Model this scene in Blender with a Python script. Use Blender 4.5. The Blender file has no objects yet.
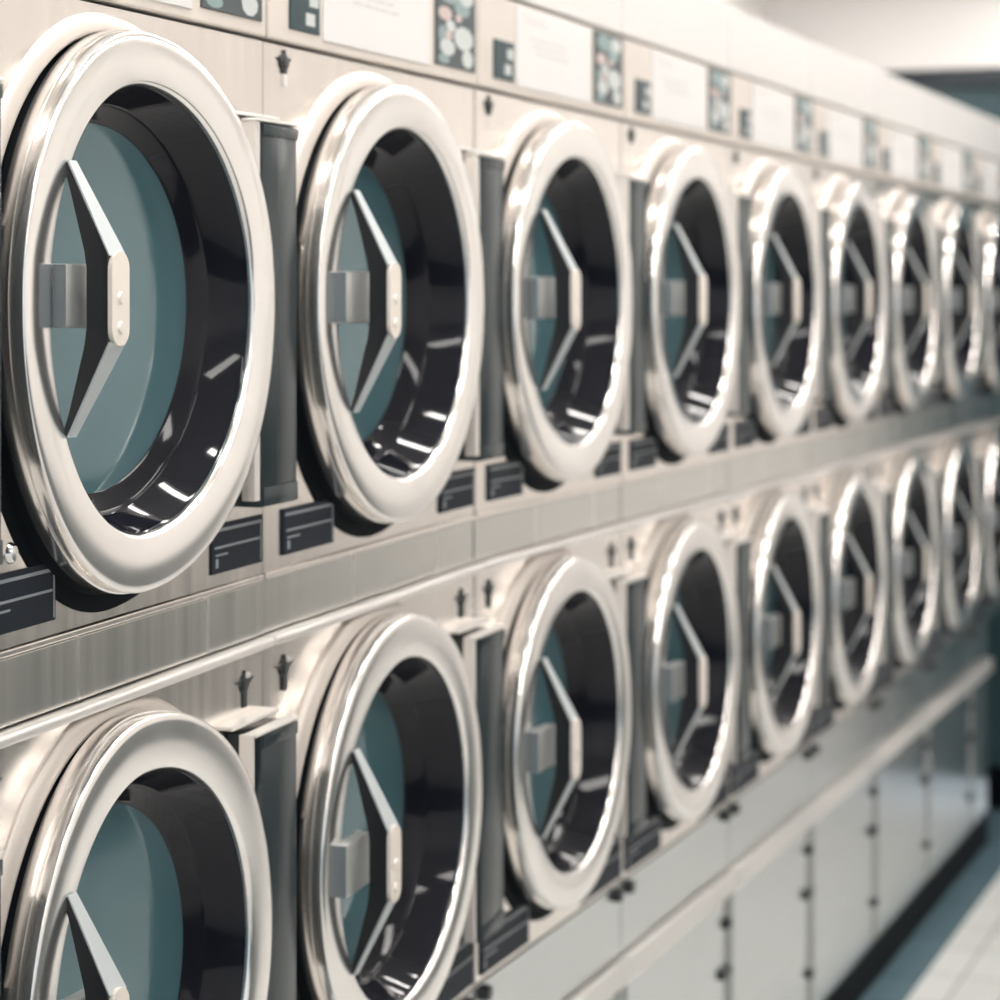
import bpy, bmesh, math, random
from mathutils import Vector
random.seed(4)
K = 0.875                      # layout units -> metres
EYE = 2.0 * K                  # eye height; layout heights v are measured from it
H = 1.4502                     # distance camera -> plane of the door faces
S1 = 2.5821                    # distance along the row to the first door in view
PITCH = 0.8
D = 0.056                      # cabinet sheet metal lies this far behind the door faces
C = bpy.context.scene.collection
PI = math.pi

# ---------------------------------------------------------------- materials
def mat(name, col, rough=0.5, metal=0.0, coat=0.0, ior=1.5, brush=None, bump=0.0, aniso=0.0, spec=None, streak=0.0):
    m = bpy.data.materials.new(name); m.use_nodes = True
    nt = m.node_tree; b = nt.nodes['Principled BSDF']
    b.inputs['Base Color'].default_value = (*col, 1)
    b.inputs['Roughness'].default_value = rough
    b.inputs['Metallic'].default_value = metal
    b.inputs['Coat Weight'].default_value = coat
    b.inputs['IOR'].default_value = ior
    if spec is not None: b.inputs['Specular IOR Level'].default_value = spec
    if aniso: b.inputs['Anisotropic'].default_value = aniso
    if brush:
        tc = nt.nodes.new('ShaderNodeTexCoord'); mp = nt.nodes.new('ShaderNodeMapping')
        mp.inputs['Scale'].default_value = brush
        nz = nt.nodes.new('ShaderNodeTexNoise'); nz.inputs['Scale'].default_value = 1.0
        nz.inputs['Detail'].default_value = 4
        nt.links.new(tc.outputs['Object'], mp.inputs[0]); nt.links.new(mp.outputs[0], nz.inputs['Vector'])
        mr = nt.nodes.new('ShaderNodeMapRange')
        mr.inputs['To Min'].default_value = max(rough - 0.07, 0.02); mr.inputs['To Max'].default_value = rough + 0.09
        nt.links.new(nz.outputs['Fac'], mr.inputs[0]); nt.links.new(mr.outputs[0], b.inputs['Roughness'])
        if streak:
            mix = nt.nodes.new('ShaderNodeMix'); mix.data_type = 'RGBA'
            mix.inputs[6].default_value = (*[c * (1 - streak) for c in col], 1)
            mix.inputs[7].default_value = (*[min(c * (1 + streak), 1) for c in col], 1)
            nt.links.new(nz.outputs['Fac'], mix.inputs[0]); nt.links.new(mix.outputs[2], b.inputs['Base Color'])
        if bump:
            bp = nt.nodes.new('ShaderNodeBump'); bp.inputs['Strength'].default_value = bump
            bp.inputs['Distance'].default_value = 0.002
            nt.links.new(nz.outputs['Fac'], bp.inputs['Height']); nt.links.new(bp.outputs[0], b.inputs['Normal'])
    return m

def emit(name, col, s):
    m = bpy.data.materials.new(name); m.use_nodes = True; nt = m.node_tree
    b = nt.nodes['Principled BSDF']
    b.inputs['Base Color'].default_value = (*col, 1)
    b.inputs['Emission Color'].default_value = (*col, 1); b.inputs['Emission Strength'].default_value = s
    return m

def tiles(name, col, grout, size, rough, mort=0.02, offs=0.5):
    m = bpy.data.materials.new(name); m.use_nodes = True; nt = m.node_tree; b = nt.nodes['Principled BSDF']
    tc = nt.nodes.new('ShaderNodeTexCoord'); mp = nt.nodes.new('ShaderNodeMapping')
    mp.inputs['Location'].default_value = size[2]
    br = nt.nodes.new('ShaderNodeTexBrick'); br.offset = offs
    br.inputs['Color1'].default_value = (*col, 1); br.inputs['Color2'].default_value = (*[c * 0.93 for c in col], 1)
    br.inputs['Mortar'].default_value = (*grout, 1); br.inputs['Scale'].default_value = 1
    br.inputs['Mortar Size'].default_value = mort; br.inputs['Mortar Smooth'].default_value = 0.3
    br.inputs['Brick Width'].default_value = size[0]; br.inputs['Row Height'].default_value = size[1]
    nt.links.new(tc.outputs['Object'], mp.inputs[0]); nt.links.new(mp.outputs[0], br.inputs['Vector'])
    nt.links.new(br.outputs['Color'], b.inputs['Base Color']); b.inputs['Roughness'].default_value = rough
    return m

M = dict(
    panel=mat('brushed steel sheet', (0.88, 0.825, 0.775), 0.22, 1.0, brush=(60, 3, 1.5), streak=0.05),
    strip=mat('service strip steel', (0.66, 0.65, 0.615), 0.24, 1.0, brush=(38, 3, 0.8), streak=0.10),
    base=mat('base cabinet steel', (0.60, 0.63, 0.63), 0.20, 1.0, brush=(3, 3, 40), streak=0.03),
    ring=mat('satin door ring', (0.91, 0.885, 0.86), 0.17, 0.95, brush=(8, 8, 8)),
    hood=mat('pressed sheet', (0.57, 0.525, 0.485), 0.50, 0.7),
    plateb=mat('hinge plate sheet', (0.72, 0.69, 0.66), 0.42, 0.6),
    side_shade=mat('slate latch spacer', (0.15, 0.175, 0.19), 0.4, 0.2),
    lip=mat('bright steel lip', (0.78, 0.76, 0.735), 0.40, 0.75),
    chrome=mat('latch steel', (0.55, 0.565, 0.56), 0.42, 0.7, brush=(4, 4, 60), streak=0.08),
    bowl=mat('black glossy door bowl', (0.008, 0.009, 0.014), 0.06, 0.0, spec=0.27),
    glass=mat('tinted door glass', (0.08, 0.165, 0.19), 0.06, 0.15, coat=0.25),
    cover=mat('dark slate hinge cover', (0.028, 0.038, 0.042), 0.22, 0.1, spec=0.35),
    handle=mat('black handle plastic', (0.008, 0.009, 0.011), 0.35),
    plate=mat('pale handle plate', (0.83, 0.77, 0.70), 0.42, 0.3),
    facet=mat('grey handle edge', (0.46, 0.50, 0.51), 0.45, 0.3),
    label=mat('dark navy label', (0.012, 0.017, 0.026), 0.5, spec=0.15),
    print_=mat('label print', (0.24, 0.26, 0.28), 0.45),
    ctrl=mat('control panel enamel', (0.63, 0.575, 0.525), 0.42, 0.25),
    card=mat('white instruction card', (0.66, 0.65, 0.64), 0.5),
    ink=mat('faint grey print', (0.55, 0.53, 0.51), 0.6),
    display=mat('teal display', (0.02, 0.045, 0.055), 0.3, spec=0.2),
    paper=mat('pale grey picture', (0.50, 0.53, 0.52), 0.4),
    pink=mat('faded rose print', (0.50, 0.40, 0.38), 0.5),
    teal=mat('pale teal print', (0.20, 0.28, 0.28), 0.4),
    dark=mat('dark print', (0.03, 0.045, 0.05), 0.4),
    white=mat('white enamel sheet', (0.64, 0.625, 0.61), 0.40, 0.1),
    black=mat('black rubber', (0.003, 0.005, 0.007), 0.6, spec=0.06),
    lock=mat('black lock', (0.012, 0.016, 0.018), 0.35),
    bolt=mat('bright bolt', (0.85, 0.84, 0.82), 0.2, 1.0),
    hinge=mat('hinge strip steel', (0.34, 0.35, 0.345), 0.38, 0.8),
    body=mat('cabinet sheet', (0.42, 0.42, 0.41), 0.45, 0.6),
    cream=mat('cream wall paint', (0.86, 0.84, 0.82), 0.7),
    ceil=mat('ceiling paint', (0.88, 0.85, 0.82), 0.8),
    navy=mat('navy partition frame', (0.012, 0.022, 0.032), 0.35),
    pane=mat('blue grey partition glass', (0.045, 0.085, 0.10), 0.10, 0.0),
    slate=mat('slate blue sheet', (0.05, 0.085, 0.105), 0.35),
    floor=tiles('white floor tiles', (0.70, 0.705, 0.69), (0.30, 0.29, 0.285), (0.262, 0.1325, (0.03, 0.02, 0)), 0.35, 0.0045, 0.0),
    gully=tiles('blue floor tiles', (0.10, 0.165, 0.195), (0.05, 0.09, 0.11), (0.42, 0.5, (0.10, 0.1, 0)), 0.25, 0.004, 0.0),
    lamp=emit('ceiling lamp diffuser', (1.0, 0.965, 0.925), 14.0),
    spot=emit('square lamp diffuser', (1.0, 0.96, 0.92), 72.0),
    wall_fill=emit('added wall fill diffuser', (1.0, 0.955, 0.925), 13.0),
    wains=mat('grey green lower wall paint', (0.10, 0.115, 0.12), 0.5),
)

# ---------------------------------------------------------------- mesh builder
class MB:
    """collects shapes in machine coordinates (u along the row, y into the wall, v up from eye level)"""
    def __init__(s): s.bm = bmesh.new(); s.mi = 0
    def box(s, u0, u1, y0, y1, v0, v1, bev=0.0, seg=2):
        bm = bmesh.new()
        bmesh.ops.create_cube(bm, size=1)
        for w in bm.verts:
            w.co = Vector(((u0 + u1) / 2 + w.co.x * (u1 - u0), (y0 + y1) / 2 + w.co.y * (y1 - y0), (v0 + v1) / 2 + w.co.z * (v1 - v0)))
        if bev: bmesh.ops.bevel(bm, geom=list(bm.edges), offset=bev, segments=seg, profile=0.5, affect='EDGES')
        s._add(bm)
    def _add(s, bm):
        for f in bm.faces: f.material_index = s.mi
        me = bpy.data.meshes.new('tmp'); bm.to_mesh(me); bm.free(); s.bm.from_mesh(me); bpy.data.meshes.remove(me)
    def lathe(s, prof, cu=0, cv=0, seg=96, close=False):
        """prof: list of (r, y) turned about the y axis; close joins last to first"""
        rings = []
        for r, y in prof:
            if r < 1e-6: rings.append([s.bm.verts.new((cu, y, cv))])
            else: rings.append([s.bm.verts.new((cu + r * math.cos(2 * PI * i / seg), y, cv + r * math.sin(2 * PI * i / seg))) for i in range(seg)])
        pairs = list(zip(rings, rings[1:]))
        if close: pairs.append((rings[-1], rings[0]))
        for a, b in pairs:
            for i in range(seg):
                j = (i + 1) % seg
                if len(a) == 1: s.bm.faces.new((a[0], b[j], b[i]))
                elif len(b) == 1: s.bm.faces.new((a[i], a[j], b[0]))
                else: s.bm.faces.new((a[i], a[j], b[j], b[i]))
    def prism_u(s, poly, u0, u1):
        """poly in (y, v) extruded along u; u0/u1 may be functions of the vertex index"""
        f0 = u0 if callable(u0) else (lambda i: u0); f1 = u1 if callable(u1) else (lambda i: u1)
        a = [s.bm.verts.new((f0(i), y, v)) for i, (y, v) in enumerate(poly)]
        b = [s.bm.verts.new((f1(i), y, v)) for i, (y, v) in enumerate(poly)]
        n = len(poly)
        s.bm.faces.new(a); s.bm.faces.new(b[::-1])
        for i in range(n): s.bm.faces.new((a[i], b[i], b[(i + 1) % n], a[(i + 1) % n]))
    def prism_y(s, poly, y0, y1):
        """poly in (u, v) extruded along y"""
        a = [s.bm.verts.new((u, y0, v)) for u, v in poly]; b = [s.bm.verts.new((u, y1, v)) for u, v in poly]
        n = len(poly); s.bm.faces.new(a); s.bm.faces.new(b[::-1])
        for i in range(n): s.bm.faces.new((a[i], b[i], b[(i + 1) % n], a[(i + 1) % n]))
    def holed(s, u0, u1, v0, v1, cv, r, y0, y1, seg=96):
        """rectangular sheet with a round hole"""
        ang = sorted(set([round(2 * PI * i / seg, 6) for i in range(seg)] +
                         [round(math.atan2(v - cv, u) % (2 * PI), 6) for u in (u0, u1) for v in (v0, v1)]))
        inn, out, bi, bo = [], [], [], []
        for t in ang:
            c, n = math.cos(t), math.sin(t)
            k = min([(u1 / c) if c > 1e-9 else (u0 / c) if c < -1e-9 else 9e9, ((v1 - cv) / n) if n > 1e-9 else ((v0 - cv) / n) if n < -1e-9 else 9e9])
            inn.append(s.bm.verts.new((r * c, y0, cv + r * n))); out.append(s.bm.verts.new((k * c, y0, cv + k * n)))
            bi.append(s.bm.verts.new((r * c, y1, cv + r * n))); bo.append(s.bm.verts.new((k * c, y1, cv + k * n)))
        N = len(ang)
        for i in range(N):
            j = (i + 1) % N
            s.bm.faces.new((inn[i], inn[j], out[j], out[i])); s.bm.faces.new((out[i], out[j], bo[j], bo[i]))
            s.bm.faces.new((bi[j], bi[i], bo[i], bo[j])); s.bm.faces.new((inn[j], inn[i], bi[i], bi[j]))
    def build(s, name, m, parent=None, v0=0.0, smooth=False, ang=35):
        bm = s.bm
        bmesh.ops.recalc_face_normals(bm, faces=bm.faces)
        for w in bm.verts: w.co = Vector((w.co.x, w.co.y, w.co.z - v0)) * K
        me = bpy.data.meshes.new(name); bm.to_mesh(me); bm.free()
        if smooth:
            for p in me.polygons: p.use_smooth = True
            try: me.set_sharp_from_angle(angle=math.radians(ang))
            except Exception: pass
        for k in (m if isinstance(m, list) else [m]): me.materials.append(k)
        o = bpy.data.objects.new(name, me); C.objects.link(o)
        if parent: o.parent = parent
        return o

def at(u, d, v): return Vector((u * K, (H + d) * K, v * K + EYE))
def empty(name, loc):
    o = bpy.data.objects.new(name, None); o.empty_display_size = 0.1; C.objects.link(o); o.location = loc; return o
def tag(o, label, cat, group=None):
    o['label'] = label; o['category'] = cat
    if group: o['group'] = group
    return o
def struct(o, label=None):
    o['kind'] = 'structure'
    if label: o['label'] = label
    return o

# ---------------------------------------------------------------- one door
def make_door(root, cv, v0, ro=0.3287, ri=0.2625):
    b = MB()
    b.lathe([(ro - 0.012, 0.040), (ro + 0.001, 0.0395), (ro + 0.0015, 0.0385), (ro + 0.0015, 0.0205), (ro - 0.0015, 0.0195), (ro - 0.0015, 0.0185),
             (ro, 0.0175), (ro, 0.0035), (ro - 0.0012, 0.0012), (ro - 0.004, 0.000), (ro - 0.010, -0.001),
             (ri + 0.006, -0.001), (ri + 0.003, 0.0005), (ri + 0.0005, 0.004), (ri, 0.008), (ri, 0.038)], 0, cv, 128, close=True)
    door = b.build('door', M['ring'], root, v0, True, 50)
    b = MB()                                                    # deep black bowl stepping in to the pane
    b.lathe([(ri - 0.0005, 0.009), (ri - 0.003, 0.012), (ri - 0.0185, 0.064), (ri - 0.022, 0.067), (ri - 0.026, 0.069), (ri - 0.038, 0.094), (ri - 0.043, 0.098), (ri - 0.043, 0.106),
             (ri - 0.002, 0.106), (ri - 0.0005, 0.030)], 0, cv, 128, close=True)
    b.build('window_bowl', M['bowl'], door, v0, True, 40)
    b = MB(); r = ri - 0.0435
    b.lathe([(0, 0.093), (r * 0.5, 0.0935), (r * 0.9, 0.095), (r, 0.096), (r, 0.102), (0, 0.102)], 0, cv, 96)
    b.build('window_glass', M['glass'], door, v0, True, 40)
    # flat hinge plate on the right of the ring
    b = MB(); b.box(ri + 0.026, 0.304 if cv == 0 else 0.288, 0.001, 0.020, cv - 0.252, cv + 0.244)
    b.build('hinge_plate', M['plateb'], door, v0, True)
    # latch block on the left
    b = MB(); b.box(-0.256, -0.172, -0.016, 0.006, cv - 0.030, cv + 0.043, 0.003)
    b.build('latch_block', M['chrome'], door, v0, True)
    b = MB(); b.box(-0.2585, -0.2562, -0.0155, 0.000, cv - 0.029, cv + 0.042); b.build('latch_side_shade', M['side_shade'], door, v0)  # thin dark plate stands in for shade on the block's left side
    # bowed handle: black body, grey edges, pale middle plate with two screws
    uL = -0.202; wc, wt = 0.039, 0.018
    prof = [(0.004, 0.158), (-0.001, 0.160), (-0.0545, 0.052), (-0.0545, -0.046), (-0.001, -0.154), (0.004, -0.152), (-0.004, -0.128), (-0.024, -0.052), (-0.027, -0.032), (-0.027, 0.038), (-0.024, 0.058), (-0.004, 0.134)]
    wid = [wt, wt, wc, wc, wt, wt, wt, wc, wc, wc, wc, wt]
    b = MB(); b.prism_u([(y, v + cv) for y, v in prof], uL, lambda i: uL + wid[i])
    b.build('handle', M['handle'], door, v0)
    for sg in (1, -1):
        b = MB(); c = 0.003
        p = [(-0.0012, c + sg * 0.157), (-0.0552, c + sg * 0.049), (-0.0572, c + sg * 0.049), (-0.0032, c + sg * 0.159)]
        w = [wt, wc, wc, wt]
        b.prism_u([(y, v + cv) for y, v in p], uL + 0.001, lambda i: uL + w[i])
        b.build('handle_edge', M['facet'], door, v0)
    b = MB(); R = wc / 2; hh = 0.054
    poly = [(R * math.cos(t), hh - R + R * math.sin(t)) for t in [PI * i / 10 for i in range(11)]] + \
           [(R * math.cos(t), -hh + R + R * math.sin(t)) for t in [PI + PI * i / 10 for i in range(11)]]
    b.prism_y([(uL + R + 0.0005 + u, v + cv + 0.003) for u, v in poly], -0.0605, -0.0546)
    b.build('handle_plate', M['plate'], door, v0)
    for dv in (0.004, -0.030):
        b = MB(); b.lathe([(0, -0.0635), (0.006, -0.063), (0.008, -0.060)], uL + R, cv + dv, 16)
        b.build('screw', M['plate'], door, v0, True)
    return door

def collar(root, cv, v0, ro, r1, m, vmax):
    """arched hood pressed out of the sheet over the upper part of the door, and the black bezel round the opening"""
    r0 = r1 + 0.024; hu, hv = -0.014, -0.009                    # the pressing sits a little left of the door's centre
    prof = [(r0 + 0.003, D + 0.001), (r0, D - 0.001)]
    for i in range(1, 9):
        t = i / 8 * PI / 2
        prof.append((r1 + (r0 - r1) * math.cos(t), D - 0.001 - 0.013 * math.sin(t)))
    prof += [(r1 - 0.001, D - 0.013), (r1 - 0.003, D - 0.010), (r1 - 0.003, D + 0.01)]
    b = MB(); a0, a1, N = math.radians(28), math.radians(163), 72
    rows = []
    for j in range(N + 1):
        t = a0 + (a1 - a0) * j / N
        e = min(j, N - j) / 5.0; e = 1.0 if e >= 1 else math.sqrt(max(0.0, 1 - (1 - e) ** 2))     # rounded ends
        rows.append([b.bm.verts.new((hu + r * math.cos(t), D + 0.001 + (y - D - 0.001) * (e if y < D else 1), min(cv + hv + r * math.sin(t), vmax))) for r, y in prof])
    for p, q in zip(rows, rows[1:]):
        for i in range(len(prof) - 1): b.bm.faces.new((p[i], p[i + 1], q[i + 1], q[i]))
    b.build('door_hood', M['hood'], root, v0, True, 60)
    b = MB(); rb = ro + 0.016  # bezel widened to the left; its black also stands for shade on the sheet
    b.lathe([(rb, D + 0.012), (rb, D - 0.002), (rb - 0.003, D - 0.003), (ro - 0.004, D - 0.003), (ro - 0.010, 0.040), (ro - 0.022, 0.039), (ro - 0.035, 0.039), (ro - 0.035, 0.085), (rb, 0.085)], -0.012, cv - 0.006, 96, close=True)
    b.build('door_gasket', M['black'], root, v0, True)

def hinge_cover(root, cv, v0):
    b = MB(); b.box(0.309, 0.4166, 0.000, D, cv - 0.262, cv + 0.240, 0.004)
    b.box(0.311, 0.416, -0.0015, 0.002, cv + 0.222, cv + 0.238, 0.001)
    b.box(0.311, 0.416, -0.0015, 0.002, cv - 0.260, cv - 0.236, 0.001)
    h = b.build('hinge_cover', M['cover'], root, v0, True)
    b = MB(); b.box(0.285, 0.4166, -0.003, 0.018, cv + 0.2405, cv + 0.2445, 0.0015)
    b.box(0.275, 0.4166, 0.026, D + 0.002, cv + 0.249, cv + 0.254, 0.0015)
    b.build('top_ledge', M['lip'], h, v0, True)

def lock(root, u, v, v0, funnel):
    b = MB()
    b.lathe([(0.0, D - 0.006), (0.008, D - 0.0055), (0.010, D - 0.003), (0.013, D - 0.0025), (0.013, D)], u, v, 20)
    aw = 0.027 if funnel else 0.020
    b.prism_y([(u - aw, v + 0.006), (u - 0.006, v - 0.004), (u - 0.005, v - 0.030 if funnel else v - 0.016), (u + 0.005, v - 0.030 if funnel else v - 0.016), (u + 0.006, v - 0.004), (u + aw, v + 0.006), (u + 0.005, v + 0.008), (u, v + 0.018), (u - 0.005, v + 0.008)], D - 0.0035, D)
    l = b.build('lock', M['lock'], root, v0)
    b = MB()
    if not funnel: b.box(u - 0.005, u + 0.004, D - 0.004, D, v - 0.034, v - 0.017, 0.001)
    else: b.box(u + 0.001, u + 0.013, D - 0.007, D, v + 0.007, v + 0.014, 0.002)
    b.build('lock_tab', M['lip'], l, v0)

def label(root, u0, u1, v1, vv0, v0):
    b = MB(); b.box(u0, u1, D - 0.004, D + 0.002, vv0, v1, 0.001)
    l = b.build('label_plate', M['label'], root, v0)
    b = MB(); h = v1 - vv0; w = u1 - u0
    b.box(u0 + 0.008, u1 - 0.010, D - 0.0052, D - 0.0038, vv0 + h * 0.50, vv0 + h * 0.545)
    b.box(u0 + 0.010, u0 + w * 0.30, D - 0.0052, D - 0.0038, vv0 + h * 0.35, vv0 + h * 0.39)
    b.box(u0 + 0.010, u0 + 0.018, D - 0.0052, D - 0.0038, vv0 + h * 0.12, vv0 + h * 0.30)
    b.box(u0 + 0.004, u1 - 0.004, D - 0.0052, D - 0.0038, v1 - h * 0.16, v1 - h * 0.10)
    b.box(u1 - 0.007, u1 - 0.0045, D - 0.0052, D - 0.0038, vv0 + h * 0.05, v1 - h * 0.1)
    b.build('label_print', M['print_'], l, v0)

# ---------------------------------------------------------------- the three things of one stack
VU, VL, VB, ZL = -0.458, -1.163, -2.0, -0.79
def make_upper():
    r = empty('tumble_dryer', at(0, 0, VU)); v0 = VU
    b = MB(); b.box(-0.378, 0.418, 0.135, 0.95, VU, 0.68); b.build('cabinet_body', M['body'], r, v0)
    b = MB(); b.holed(-0.3768, 0.4166, -0.360, 0.361, 0, 0.338, D, D + 0.012)
    b.box(-0.3768, 0.4166, D - 0.006, D + 0.010, -0.3685, -0.3605, 0.002); b.build('front_panel', M['panel'], r, v0)
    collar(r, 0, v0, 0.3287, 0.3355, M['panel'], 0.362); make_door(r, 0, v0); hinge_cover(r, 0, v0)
    label(r, -0.320, -0.152, -0.281, -0.344, v0); label(r, 0.262, 0.412, -0.281, -0.344, v0)
    lock(r, -0.313, 0.338, v0, False)
    b = MB(); b.lathe([(0, D - 0.010), (0.008, D - 0.009), (0.011, D - 0.004), (0.012, D)], -0.264, -0.262, 20); b.build('bolt', M['bolt'], r, v0, True)
    b = MB(); b.box(-0.3768, 0.4166, D + 0.001, D + 0.014, -0.441, -0.3705, 0.001); b.build('service_strip', M['strip'], r, v0)
    b = MB(); b.box(-0.3768, 0.4166, D - 0.022, D + 0.014, -0.456, -0.4435, 0.004, 3); b.build('drip_lip', M['lip'], r, v0, True)
    # control panel with its card, picture and display
    b = MB(); b.box(-0.3768, 0.4166, D - 0.008, D + 0.02, 0.366, 0.528, 0.003); cp = b.build('control_panel', M['ctrl'], r, v0)
    y0, y1 = D - 0.0105, D - 0.007
    b = MB(); b.box(-0.202, 0.198, y0, y1, 0.380, 0.524, 0.001); b.mi = 1
    rnd = random.Random(3)
    for k, vv in enumerate((0.506, 0.497, 0.470, 0.458, 0.446)):
        u = -0.178 + 0.02 * k
        while u < (0.06 if k > 1 else -0.05):
            w = rnd.uniform(0.012, 0.04); b.box(u, u + w, y0 - 0.0004, y0 + 0.001, vv, vv + 0.0035); u += w + 0.008
    b.build('instruction_card', [M['card'], M['ink']], cp, v0)
    b = MB(); b.box(-0.312, -0.214, y0, y1, 0.386, 0.454, 0.001); b.build('display', M['display'], cp, v0)
    b = MB()
    for uu, vv, w, h in ((-0.250, 0.424, 0.03, 0.018), (-0.262, 0.396, 0.03, 0.018)): b.box(uu, uu + w, y0 - 0.0005, y0 + 0.001, vv, vv + h)
    b.build('display_digits', M['paper'], cp, v0)
    b = MB(); b.box(0.224, 0.400, y0, y1, 0.386, 0.526, 0.001); b.build('button_board', M['dark'], cp, v0)
    def blobs(name, m, lst, dy):
        q = MB()
        for i, (a, bb, ra, rb) in enumerate(lst):
            q.prism_y([(0.224 + 0.176 * a + ra * math.cos(t + i) * 0.176, 0.386 + 0.143 * bb + rb * 0.143 * math.sin(t + i)) for t in [2 * PI * j / 9 for j in range(9)]], y0 - dy, y0 + 0.001)
        q.build(name, m, cp, v0)
    blobs('button_field', M['teal'], [(0.34, 0.84, 0.26, 0.12), (0.2, 0.08, 0.14, 0.06), (0.65, 0.70, 0.2, 0.1), (0.16, 0.36, 0.1, 0.1)], 0.0004)
    blobs('button', M['paper'], [(0.75, 0.84, 0.18, 0.10), (0.68, 0.36, 0.25, 0.14), (0.28, 0.22, 0.19, 0.10), (0.78, 0.13, 0.14, 0.11), (0.36, 0.47, 0.12, 0.07)], 0.0008)
    blobs('button_print', M['pink'], [(0.22, 0.60, 0.17, 0.08), (0.3, 0.36, 0.10, 0.05), (0.55, 0.58, 0.08, 0.05)], 0.0012)
    b = MB(); b.box(-0.3768, 0.4166, D - 0.004, D + 0.02, 0.537, 0.684, 0.002); b.build('header_panel', M['white'], r, v0)
    return r

def make_lower():
    r = empty('tumble_dryer', at(0, 0, VL)); v0 = VL
    b = MB(); b.box(-0.378, 0.418, 0.135, 0.95, VL, VU - 0.002); b.build('cabinet_body', M['body'], r, v0)
    b = MB(); b.holed(-0.3768, 0.4166, -1.161, -0.4605, ZL, 0.328, D, D + 0.012); b.build('front_panel', M['panel'], r, v0)
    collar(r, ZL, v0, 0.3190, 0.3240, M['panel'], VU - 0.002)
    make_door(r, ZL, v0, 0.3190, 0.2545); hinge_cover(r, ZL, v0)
    label(r, -0.355, -0.120, ZL - 0.285, ZL - 0.362, v0); label(r, 0.170, 0.412, ZL - 0.272, ZL - 0.362, v0)  # plates enlarged, their navy also stands for shade under the door
    lock(r, 0.360, ZL + 0.293, v0, True); lock(r, -0.313, ZL + 0.293, v0, True)
    return r

def make_base(end=False):
    r = empty('base_cabinet', at(0, 0, VB)); v0 = VB; ur = -0.03 if end else 0.4166
    b = MB(); b.box(-0.378, ur if end else 0.418, D + 0.032, 0.95, VB + 0.115, VL - 0.003); b.build('cabinet_body', M['body'], r, v0)
    b = MB(); b.box(-0.3768, ur, D, D + 0.03, -1.308, -1.166, 0.002); b.build('upper_panel', M['base'], r, v0)
    b = MB(); b.box(-0.3768, ur, D - 0.020, D + 0.03, -1.366, -1.314, 0.004, 3); b.build('guard_rail', M['lip'], r, v0, True)
    b = MB(); b.box(-0.337, ur if end else 0.372, D, D + 0.03, -1.880, -1.374, 0.003); b.build('cabinet_door', M['base'], r, v0)
    if not end:
        b = MB(); b.box(0.376, 0.4166, D + 0.004, D + 0.03, -1.880, -1.374, 0.002); hs = b.build('hinge_strip', M['hinge'], r, v0)
        for vv, w in ((-1.436, 0.018), (-1.546, 0.034), (-1.76, 0.018)):
            b = MB(); b.box(0.4175 - 2 * w, 0.4175, D - 0.012, D + 0.004, vv - 0.012, vv + 0.012, 0.004); b.build('hinge', M['lock'], hs, v0)
    b = MB(); b.box(-0.3768, -0.341, D + 0.004, D + 0.03, -1.880, -1.374, 0.002); b.build('hinge_strip', M['hinge'], r, v0)
    for u in ((-0.340,) if end else (0.385, -0.340)):
        b = MB(); b.lathe([(0, D - 0.016), (0.013, D - 0.014), (0.015, D)], u, -1.184, 20); b.build('latch_knob', M['lock'], r, v0, True)
    b = MB(); b.box(-0.3795, ur if end else 0.4195, 0.056, 0.9, VB, VB + 0.117); b.build('kick_plate', M['black'], r, v0)
    if end:
        b = MB(); b.box(-0.028, 0.4166, 0.30, 0.95, VB, VL - 0.003); b.build('side_filler', M['slate'], r, v0)
    return r

# the two nearest stacks are a little taller below eye level than the others, the nearest one also narrower on its left
def warp_uv(n, u, v, door=False):
    sg = n + u / 0.8
    if v < 0 and sg < 1.6:
        g = 0.043 * (1.6 - sg) ** 1.2
        fade = 1.0 if v > -1.15 else max(0.0, (v + 1.95) / 0.80)
        v -= g * min(-v, 0.9) * fade
    if n == 0 and u < 0: u *= 0.84
    if n == 0 and u > 0 and door: u += 0.024 * min(1, u / 0.25) * min(1, max(0, (0.418 - u) / 0.06))
    if n == 1 and u < 0 and door: u *= 0.945
    if n == -1: u += 0.062
    return u, v

def kids(o): return [c for c in C.objects if c.parent == o]
RIGID = ('handle', 'handle_edge', 'handle_plate', 'screw', 'latch_block', 'latch_side_shade')
def copy_tree(o, n, v0, parent=None):
    c = o.copy(); C.objects.link(c); c.parent = parent
    if c.data and n <= 1:
        c.data = o.data.copy()
        for w in c.data.vertices:
            u, v = w.co.x / K, w.co.z / K + v0
            if n == 0 and o.name.split('.')[0] in RIGID:        # hardware keeps its shape and moves with the door
                cv = 0.0 if v0 == VU else ZL
                if o.name.startswith('latch'): u = u * 0.84
                else: u = u + 0.202 * 0.06
                v += warp_uv(n, -0.2, cv)[1] - cv + (0.020 if cv < 0 else 0)
            else: u, v = warp_uv(n, u, v, o.name.split('.')[0] in ('door', 'window_bowl', 'window_glass', 'door_gasket', 'door_hood'))
            y = w.co.y
            if n <= 0 and y > 0.05 * K and y < 0.12 * K: y = 0.05 * K + (y - 0.05 * K) * 0.6
            w.co = Vector((u * K, y, (v - v0) * K))
    for ch in kids(o):
        if not (n > 0 and ch.name.startswith('bolt')): copy_tree(ch, n, v0, c)
    return c

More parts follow.
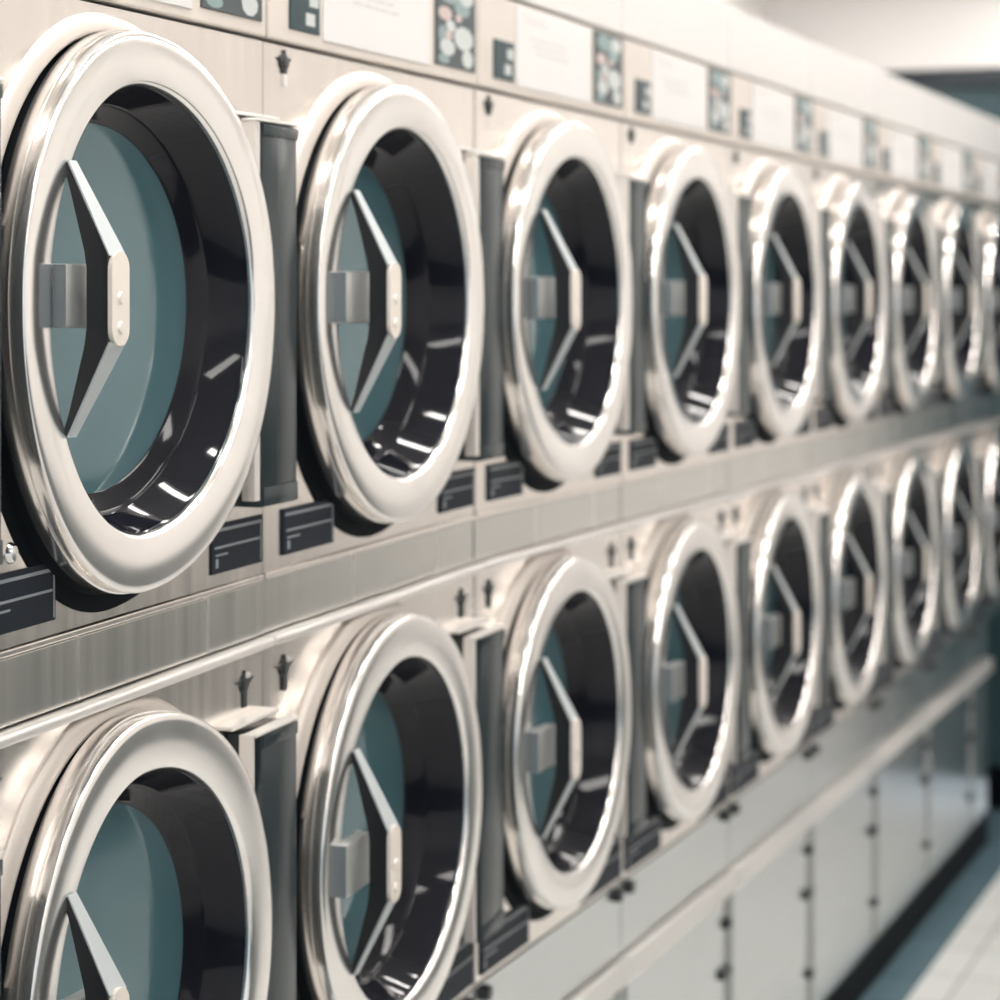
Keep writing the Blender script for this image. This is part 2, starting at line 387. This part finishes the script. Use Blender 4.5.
ORD = {0: 'first', 1: 'second', 2: 'third', 3: 'fourth', 4: 'fifth', 5: 'sixth', 6: 'seventh', 7: 'eighth', 8: 'ninth'}
def lab(n, kind):
    if kind == 'u':
        if n == -1: return 'steel dryer of the upper row mostly cut off by the left picture edge'
        if n == 0: return 'steel dryer with the largest sharpest round door, left of the upper row'
        if n == 8: return 'blurred dryer at the far right end of the upper row, cut by the picture edge'
        return f'steel dryer with round door, {ORD[n]} from the left in the upper row'
    if kind == 'l':
        if n == -1: return 'steel dryer of the lower row mostly cut off by the left picture edge'
        if n == 0: return 'steel dryer left in the lower row, its round door cut by the bottom edge'
        if n == 8: return 'blurred dryer at the far right end of the lower row, cut by the picture edge'
        return f'steel dryer with round door, {ORD[n]} from the left in the lower row'
    if n == 8: return 'last grey base cabinet at the far end of the row beside the dark partition'
    if n < 2: return f'grey steel base cabinet under the {ORD[n]} pair of stacked dryers from the left'
    return f'grey base cabinet with pale rail under the {ORD[n]} pair of dryers from the left'

pu, pl, pb = make_upper(), make_lower(), make_base()
for n in [-1, 0, 1, 3, 4, 5, 6, 7, 8, 2]:
    s = S1 + PITCH * n
    for proto, v0, kind, cat, grp in ((pu, VU, 'u', 'dryer', 'upper row of dryers'), (pl, VL, 'l', 'dryer', 'lower row of dryers'), (pb, VB, 'b', 'cabinet', 'base cabinets under the dryers')):
        if kind == 'b' and n < 1: continue
        if kind == 'b' and n == 8: o = make_base(True)
        else: o = proto if n == 2 else copy_tree(proto, n, v0)
        o.location = at(s, 0, v0)
        tag(o, lab(n, kind), cat, grp)

for b_ in [c for c in kids(pu) if c.name.startswith('bolt')]: bpy.data.objects.remove(b_)

# ---------------------------------------------------------------- the room
def sbox(name, m, u0, u1, d0, d1, v0, v1, label=None, bev=0):
    b = MB(); b.box(u0, u1, d0, d1, v0, v1, bev)
    o = b.build(name, m, None, 0); o.location = at(0, 0, 0); return struct(o, label)
FAR, NEAR, OPP, BACK, CEIL = 9.56, -3.2, -3.1, 1.05, 1.42
fl = sbox('floor', M['floor'], NEAR, FAR + 1.2, OPP, BACK, -2.1, -2.0 - 0.001)
gu = sbox('trim_1', M['gully'], NEAR, FAR, -0.066, 0.20, -2.0 - 0.001, -2.0, 'blue tiled strip of floor along the kick plates')
sbox('ceiling', M['ceil'], NEAR, FAR + 1.2, OPP, BACK, CEIL, CEIL + 0.1)
sbox('wall_back', M['cream'], NEAR, FAR + 1.2, BACK, BACK + 0.1, -2.1, CEIL)
sbox('wall_right', M['cream'], NEAR, FAR + 1.2, OPP - 0.1, OPP, -2.1, CEIL)
sbox('trim_2', M['wains'], NEAR, FAR, OPP, OPP + 0.02, -2.0, -0.80, 'grey green painted lower part of the right wall')
# far end: cream header over a dark glazed partition, cream wall to its right
sbox('wall_far', M['cream'], FAR, FAR + 0.15, OPP, BACK, 0.925, CEIL)
sbox('wall_far_right', M['cream'], FAR, FAR + 0.15, OPP, -0.60, -2.0, 0.925)
wf = sbox('window_1', M['navy'], FAR + 0.02, FAR + 0.12, -0.60, BACK, 0.86, 0.924)
for a, b_, c, d_ in ((-0.60, -0.54, -1.90, 0.86), (BACK - 0.06, BACK, -1.90, 0.86), (0.54, 0.66, -1.90, 0.86)):
    q = MB(); q.box(FAR + 0.02, FAR + 0.12, a, b_, c, d_); q.build('mullion', M['navy'], wf, 0)
for a, b_ in ((-0.54, 0.54), (0.66, BACK - 0.06)):
    q = MB(); q.box(FAR + 0.06, FAR + 0.07, a, b_, -1.90, 0.86); q.build('window_pane', M['pane'], wf, 0)
sbox('baseboard_far', M['black'], FAR - 0.01, FAR + 0.019, 0.085, BACK, -2.0, -1.835)

# ceiling lamps
def lamp(u0, u1, d0, d1, label, m='lamp'):
    r = empty('ceiling_light', at((u0 + u1) / 2, (d0 + d1) / 2, CEIL))
    cu, cd = (u0 + u1) / 2, (d0 + d1) / 2
    q = MB()
    for a in ((u0, u1, d0, d0 + 0.02), (u0, u1, d1 - 0.02, d1), (u0, u0 + 0.02, d0 + 0.02, d1 - 0.02), (u1 - 0.02, u1, d0 + 0.02, d1 - 0.02)):
        q.box(a[0] - cu, a[1] - cu, a[2] - cd, a[3] - cd, -0.04, 0)
    q.build('lamp_frame', M['white'], r, 0)
    q = MB(); q.box(u0 + 0.021 - cu, u1 - 0.021 - cu, d0 + 0.021 - cd, d1 - 0.021 - cd, -0.03, -0.012); q.build('diffuser', M[m], r, 0)
    return tag(r, label, 'lamp', 'ceiling lights of the laundry room')
for i in range(-2, 13):
    u = S1 + PITCH * (i + 0.1)
    if -3 < u < FAR - 0.4: lamp(u - 0.062, u + 0.062, -0.72, -0.08, 'narrow white ceiling light in the row just in front of the dryers', 'spot')
for u in (-1.6, 0.3, 2.2, 4.1, 6.0, 7.9):
    lamp(u, u + 1.35, -2.2, -1.86, 'long white ceiling light over the middle of the aisle')

for u in (2.6, 5.0, 7.5):  # unseen lamps, added to brighten the far and back walls
    lamp(u, u + 1.35, 0.30, 0.60, 'unseen long light added over the dryers to brighten the walls', 'wall_fill')

# daylight from the shop window behind the camera: the near side stays open to the sky
w = bpy.data.worlds.new('World'); bpy.context.scene.world = w; w.use_nodes = True
bg = w.node_tree.nodes['Background']; bg.inputs[0].default_value = (0.80, 0.90, 1.0, 1); bg.inputs[1].default_value = 1.2

# ---------------------------------------------------------------- camera
cam = bpy.data.cameras.new('Camera'); co = bpy.data.objects.new('Camera', cam); C.objects.link(co)
co.location = (0, 0, EYE); th = 0.3665
co.rotation_euler = (PI / 2, 0, th - PI / 2)
cam.sensor_width = 36; cam.lens = 36 * 2.40694; cam.shift_y = -0.1985
cam.clip_start = 0.05
cam.dof.use_dof = True; cam.dof.focus_distance = 2.86 * K; cam.dof.aperture_fstop = 4.2
sc = bpy.context.scene; sc.camera = co
vs = sc.view_settings; sc.display_settings.display_device = 'sRGB'
vs.view_transform = 'Standard'; vs.look = 'None'; vs.gamma = 1; vs.use_curve_mapping = False; vs.exposure = -0.12
